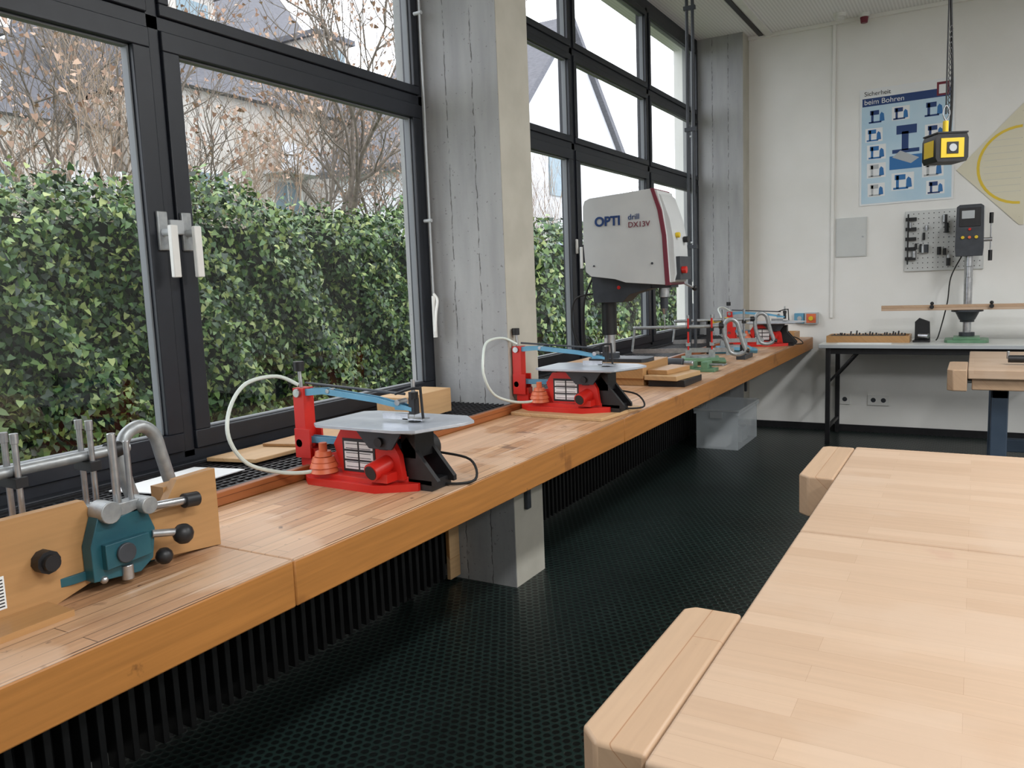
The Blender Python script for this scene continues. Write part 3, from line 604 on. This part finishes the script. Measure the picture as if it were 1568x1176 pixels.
b.cyl((0,0,.08),(0,0,.15),.014,'yellow'); b.tube([(0,0,.15),(.02,0,.19),(0,0,.23),(-.015,0,.19),(0,0,.15)],.004,'steel')
b.X=Matrix.Rotation(.5,4,'Z')
b.cyl((0,0,.16),(0,0,ZC-1.937),.0035,'black',seg=8)
z=.16
for k in range(16):
    b.tube([(.014,.0,z),(.014+.006,0,z+.014),(.014,0,z+.028),(.014-.006,0,z+.014)],.0022,'black',seg=5,sub=2,closed=True); z+=.024
b.tube([(.02,0,.06),(.03,.01,.3),(.005,.0,.8),(.0,0,ZC-1.937)],.006,'rubber'); b.cyl((0,0,ZC-1.937-.03),(0,0,ZC-1.937),.04,'black')
b.done(.002)
b=B('plastic_storage_box',(-1.80,6.70,0)); 
w,l,h=.17,.32,.32; t=.004
def tray(x0,x1,y0,y1,z0,z1,m):
    b.box(x0,x1,y0,y1,z0,z0+t,m)
    for a in ((x0,x1,y0,y0+t),(x0,x1,y1-t,y1),(x0,x0+t,y0+t,y1-t),(x1-t,x1,y0+t,y1-t)): b.box(*a,z0+t,z1,m)
tray(-w,w,-l,l,0,h,'clear')
b.box(-w-.015,w+.015,-l-.015,-l,h-.03,h,'clear'); b.box(-w-.015,w+.015,l,l+.015,h-.03,h,'clear'); b.box(w,w+.015,-l,l,h-.03,h,'clear'); b.box(-w-.015,-w,-l,l,h-.03,h,'clear')
b.box(-w-.017,w+.017,-l-.017,l+.017,h,h+.015,'clear'); b.box(-.05,.05,-l-.02,-l-.015,h-.06,h-.01,'lgrey'); b.box(-w-.018,w+.018,-l-.02,-l-.016,h-.004,h+.012,'lgrey'); b.box(w+.015,w+.019,-l,l,h-.004,h+.012,'lgrey')
b.box(-.12,.05,-.25,-.05,.005,.08,'paper'); b.box(-.10,.12,.0,.2,.005,.12,'lgrey'); b.done(0)

for i,(x,y) in enumerate(((1.2,.2),(1.2,3.6),(3.4,.2),(3.4,3.6))):  # fill lights added out of view, with housings, to brighten the interior
    b=B('ceiling_fill_lamp',(x,y,ZC)); b.box(-.16,.16,-.75,.75,-.06,0,'white'); o=b.done()
    l=bpy.data.lights.new('fill_area','AREA'); l.shape='RECTANGLE'; l.size=.28; l.size_y=1.4; l.energy=66; l.color=(.98,.99,1)
    lo=bpy.data.objects.new('fill_light',l); scn.collection.objects.link(lo); lo.parent=o; lo.location=(0,0,-.065)

# ------------------------------------------------------------------ outside
def mesh_np(name,verts,nper,mats,midx=None):
    n=len(verts)//nper; me=bpy.data.meshes.new(name)
    me.vertices.add(len(verts)); me.vertices.foreach_set('co',verts.astype(np.float32).ravel())
    me.loops.add(len(verts)); me.loops.foreach_set('vertex_index',np.arange(len(verts),dtype=np.int32))
    me.polygons.add(n); me.polygons.foreach_set('loop_start',np.arange(0,len(verts),nper,dtype=np.int32))
    try: me.polygons.foreach_set('loop_total',np.full(n,nper,dtype=np.int32))
    except Exception: pass
    for m in mats: me.materials.append(M[m])
    me.update(calc_edges=True); me.validate()
    o=bpy.data.objects.new(name,me); scn.collection.objects.link(o); return o
def leaves(C,nrm,size,shape,jit=.6,down=True):
    n=len(C); nn=nrm+np.random.normal(0,jit,(n,3)); nn/=np.linalg.norm(nn,axis=1)[:,None]
    d=np.tile([0,0,-1.],(n,1))+np.random.normal(0,.6,(n,3))
    d-=nn*np.sum(d*nn,1)[:,None]; d/=np.linalg.norm(d,axis=1)[:,None]
    s=np.cross(nn,d)
    sz=size*(.6+.8*np.random.rand(n))
    V=C[:,None,:]+sz[:,None,None]*(shape[None,:,0,None]*s[:,None,:]+shape[None,:,1,None]*d[:,None,:]+shape[None,:,2,None]*nn[:,None,:])
    return V.reshape(-1,3)
ivy=np.array([(0,0,0),(.42,-.12,-.08),(.34,.4,-.05),(0,.95,-.12),(-.34,.4,-.05),(-.42,-.12,-.08)])
def hx(y,s):
    return .16*np.sin(y*2.1+1)*np.cos(s*2.3)+.12*np.sin(y*5.3+s*3)+.07*np.sin(y*11+s*9)
TOP=2.12
def hedge_pts(n,ya,yb):
    y=np.random.uniform(ya,yb,n); s=np.random.uniform(0,1,n)
    top=TOP+.10*np.sin(y*1.7)+.07*np.sin(y*4.1)
    z=np.empty(n);x=np.empty(n);nx=np.ones(n);nz=np.zeros(n)
    f=s<.78
    z[f]=(s[f]/.78)**.9*top[f]*.96+.0; x[f]=-5.45+hx(y[f],z[f])*.9; nz[f]=.35
    g=~f; u=(s[g]-.78)/.22; x[g]=-5.5-u*.9; z[g]=top[g]*.96+.16*np.sin(u*math.pi)+np.random.normal(0,.09,g.sum()); nx[g]=.3; nz[g]=1
    x+=np.random.normal(0,.06,n)
    return np.stack([x,y,z],1),np.stack([nx,np.zeros(n),nz],1)
C1,n1=hedge_pts(38000,1.5,9); C2,n2=hedge_pts(24000,9,26)
V=np.concatenate([leaves(C1,n1,.050,ivy,.8),leaves(C2,n2,.08,ivy,.8)])
hd=mesh_np('ivy_hedge',V,6,['ivy'])
b=B('hedge_core'); b.box(-6.3,-5.68,0,27,-.1,1.98,'ivyback'); o=b.done(0); o.parent=hd
b=B('garden_ground'); b.box(-60,-2.5,-20,80,-.25,-.1,'grass'); b.done(0)

def tree(name,loc,h,rad,seed,mat='bark',nl=300,spread=.55,depth=5,leaf=.055,up=.25):
    rnd=random.Random(seed); cu=bpy.data.curves.new(name,'CURVE'); cu.dimensions='3D'; cu.bevel_depth=1; cu.bevel_resolution=1; cu.materials.append(M[mat]); cu.use_fill_caps=False
    tips=[]
    def br(p,d,L,r,k):
        n=4; pts=[p.copy()]; q=p.copy(); dd=d.copy()
        for i in range(n):
            dd=(dd+Vector((rnd.gauss(0,.13),rnd.gauss(0,.13),rnd.gauss(0,.10)+.04))).normalized(); q=q+dd*(L/n); pts.append(q.copy())
        sp=cu.splines.new('POLY'); sp.points.add(n)
        for i,a in enumerate(pts): sp.points[i].co=(*a,1); sp.points[i].radius=r*(1-.45*i/n)
        if k==0: tips.extend(pts[2:]); return
        m=rnd.choice((2,3,3)) if k<depth else 4
        for j in range(m+1):
            i=n if j<2 else rnd.randint(1,n-1)
            nd=(dd+Vector((rnd.gauss(0,spread),rnd.gauss(0,spread),rnd.gauss(up,spread*.7)))).normalized()
            br(pts[i],nd,L*rnd.uniform(.6,.82),r*.55,k-1)
    br(Vector((0,0,0)),Vector((0,0,1)),h*.32,rad,depth)
    o=bpy.data.objects.new(name,cu); scn.collection.objects.link(o); o.location=loc
    if nl and tips:
        T=np.array([tuple(rnd.choice(tips)) for _ in range(nl)])+np.random.normal(0,.05,(nl,3))
        lv=mesh_np('dead_leaves',leaves(T,np.tile([1,0,0.],(nl,1)),leaf,ivy,1.0),6,['dead']); lv.parent=o
    return o
tree('bare_tree',(-8.6,8.7,-.1),7.5,.085,3,nl=1700)
tree('bare_tree',(-8.0,3.9,-.1),7.0,.075,5,nl=1200)
tree('bare_tree',(-9.8,6.3,-.1),7.2,.065,9,nl=1300)
tree('bare_tree',(-9.2,4.9,-.1),7.6,.06,31,nl=900)
tree('bare_tree',(-9.5,12.0,-.1),7.0,.07,12,nl=1200)
tree('bare_shrub',(-7.0,10.0,-.1),4.5,.03,21,'barkl',nl=150,spread=.35,up=.6)
tree('bare_shrub',(-7.5,15.2,-.1),5.0,.035,22,'barkl',nl=0,spread=.35,up=.6)
tree('bare_shrub',(-7.2,17.5,-.1),4.5,.03,24,'barkl',nl=0,spread=.35,up=.6)
tree('bare_shrub',(-7.0,6.0,-.1),4.2,.025,25,'barkl',nl=200,spread=.4,up=.5)
tree('bare_shrub',(-7.2,4.3,-.1),4.4,.025,28,'barkl',nl=200,spread=.4,up=.5)

def house(x,y0,y1,eave,ridge,dep,fac='facade',dorm=True,name='terraced_house'):
    b=B(name)
    b.box(x-dep,x,y0,y1,-.2,eave,fac)
    b.prism([(x+.4,eave-.2),(x-dep/2,ridge),(x-dep-.4,eave-.2)],'y',y0,y1,'slate')
    n=int((y1-y0)/2.6); st=(y1-y0)/n
    for k in range(n):
        yc=y0+st*(k+.5)
        for z in np.arange(1.2,eave-1.6,2.8):
            b.box(x-.05,x+.03,yc-.75,yc+.75,z,z+1.5,'white'); b.box(x,x+.05,yc-.65,yc-.04,z+.1,z+1.4,'hglass'); b.box(x,x+.05,yc+.04,yc+.65,z+.1,z+1.4,'hglass')
        if dorm and k%2==0:
            zz=eave+.3*(ridge-eave); b.box(x-dep*.35,x-.3,yc-.9,yc+.9,eave,zz+1.1,fac); b.box(x-.32,x-.27,yc-.6,yc+.6,zz-.3,zz+.8,'hglass'); b.box(x-dep*.37,x-.1,yc-1.1,yc+1.1,zz+1.1,zz+1.3,'slate')
        if k%2==1: 
            b.box(x,x+1.0,yc-1.1,yc+1.1,eave-2.6,eave-2.5,'facadew'); b.box(x+.95,x+1.0,yc-1.1,yc+1.1,eave-2.5,eave-1.6,'facadew')
    return b.done(0,smooth=False)
house(-24,6,16.5,6.9,10.2,9)
house(-22,17,27,8.2,14.5,10)
house(-23,27.2,36,7.4,12.5,10)
house(-25,36.2,48,7.0,11.5,10)
b=B('gabled_house'); b.prism([(20.5,-.2),(29.3,-.2),(29.3,6.2),(25.3,9.9),(20.5,5.4)],'x',-18.5,-12,'facadew')
b.prism([(20.1,5.0),(25.3,9.9),(25.3,10.15),(20.0,5.2)],'x',-18.6,-11.8,'slate'); b.prism([(29.6,5.9),(25.3,9.9),(25.3,10.15),(29.8,6.05)],'x',-18.6,-11.8,'slate')
for z in (1.5,4.2): b.box(-12,-11.95,23.5,24.7,z,z+1.3,'hglass')
b.done(0,smooth=False)
house(-14,40,58,3.4,6.0,9,dorm=False)

# ------------------------------------------------------------------ light
w=bpy.data.worlds.new('overcast'); scn.world=w; w.use_nodes=True; nt=w.node_tree; bg=nt.nodes['Background']
tc=N(nt,'ShaderNodeTexCoord'); sp=N(nt,'ShaderNodeSeparateXYZ'); nt.links.new(tc.outputs['Generated'],sp.inputs[0])
r=N(nt,'ShaderNodeValToRGB'); r.color_ramp.elements[0].position=.0; r.color_ramp.elements[0].color=(.85,.9,1,1); r.color_ramp.elements[1].position=.6; r.color_ramp.elements[1].color=(.93,.965,1,1)
nt.links.new(sp.outputs[2],r.inputs[0]); nt.links.new(r.outputs[0],bg.inputs['Color']); bg.inputs['Strength'].default_value=2.7
for y0,y1 in ((-1,3.09),(3.37,7.3)):
    l=bpy.data.lights.new('window_portal','AREA'); l.shape='RECTANGLE'; l.size=2.6; l.size_y=y1-y0; l.cycles.is_portal=True
    o=bpy.data.objects.new('window_portal',l); scn.collection.objects.link(o); o.location=(-2.32,(y0+y1)/2,2.17); o.rotation_euler=(0,-math.pi/2,0)

# ------------------------------------------------------------------ camera
F=Vector((-.4988,.8579,-.1235)); R=Vector((.8663,.4981,-.0381))
F.normalize(); R=(R-F*R.dot(F)).normalized(); U=R.cross(F)
cam=bpy.data.cameras.new('camera'); co=bpy.data.objects.new('camera',cam); scn.collection.objects.link(co)
m=Matrix((R,U,-F)).transposed().to_4x4(); m.translation=(0,0,1.4); co.matrix_world=m
cam.sensor_width=36; cam.lens=1227.9/1568*36; cam.clip_start=.05; cam.clip_end=300
scn.camera=co
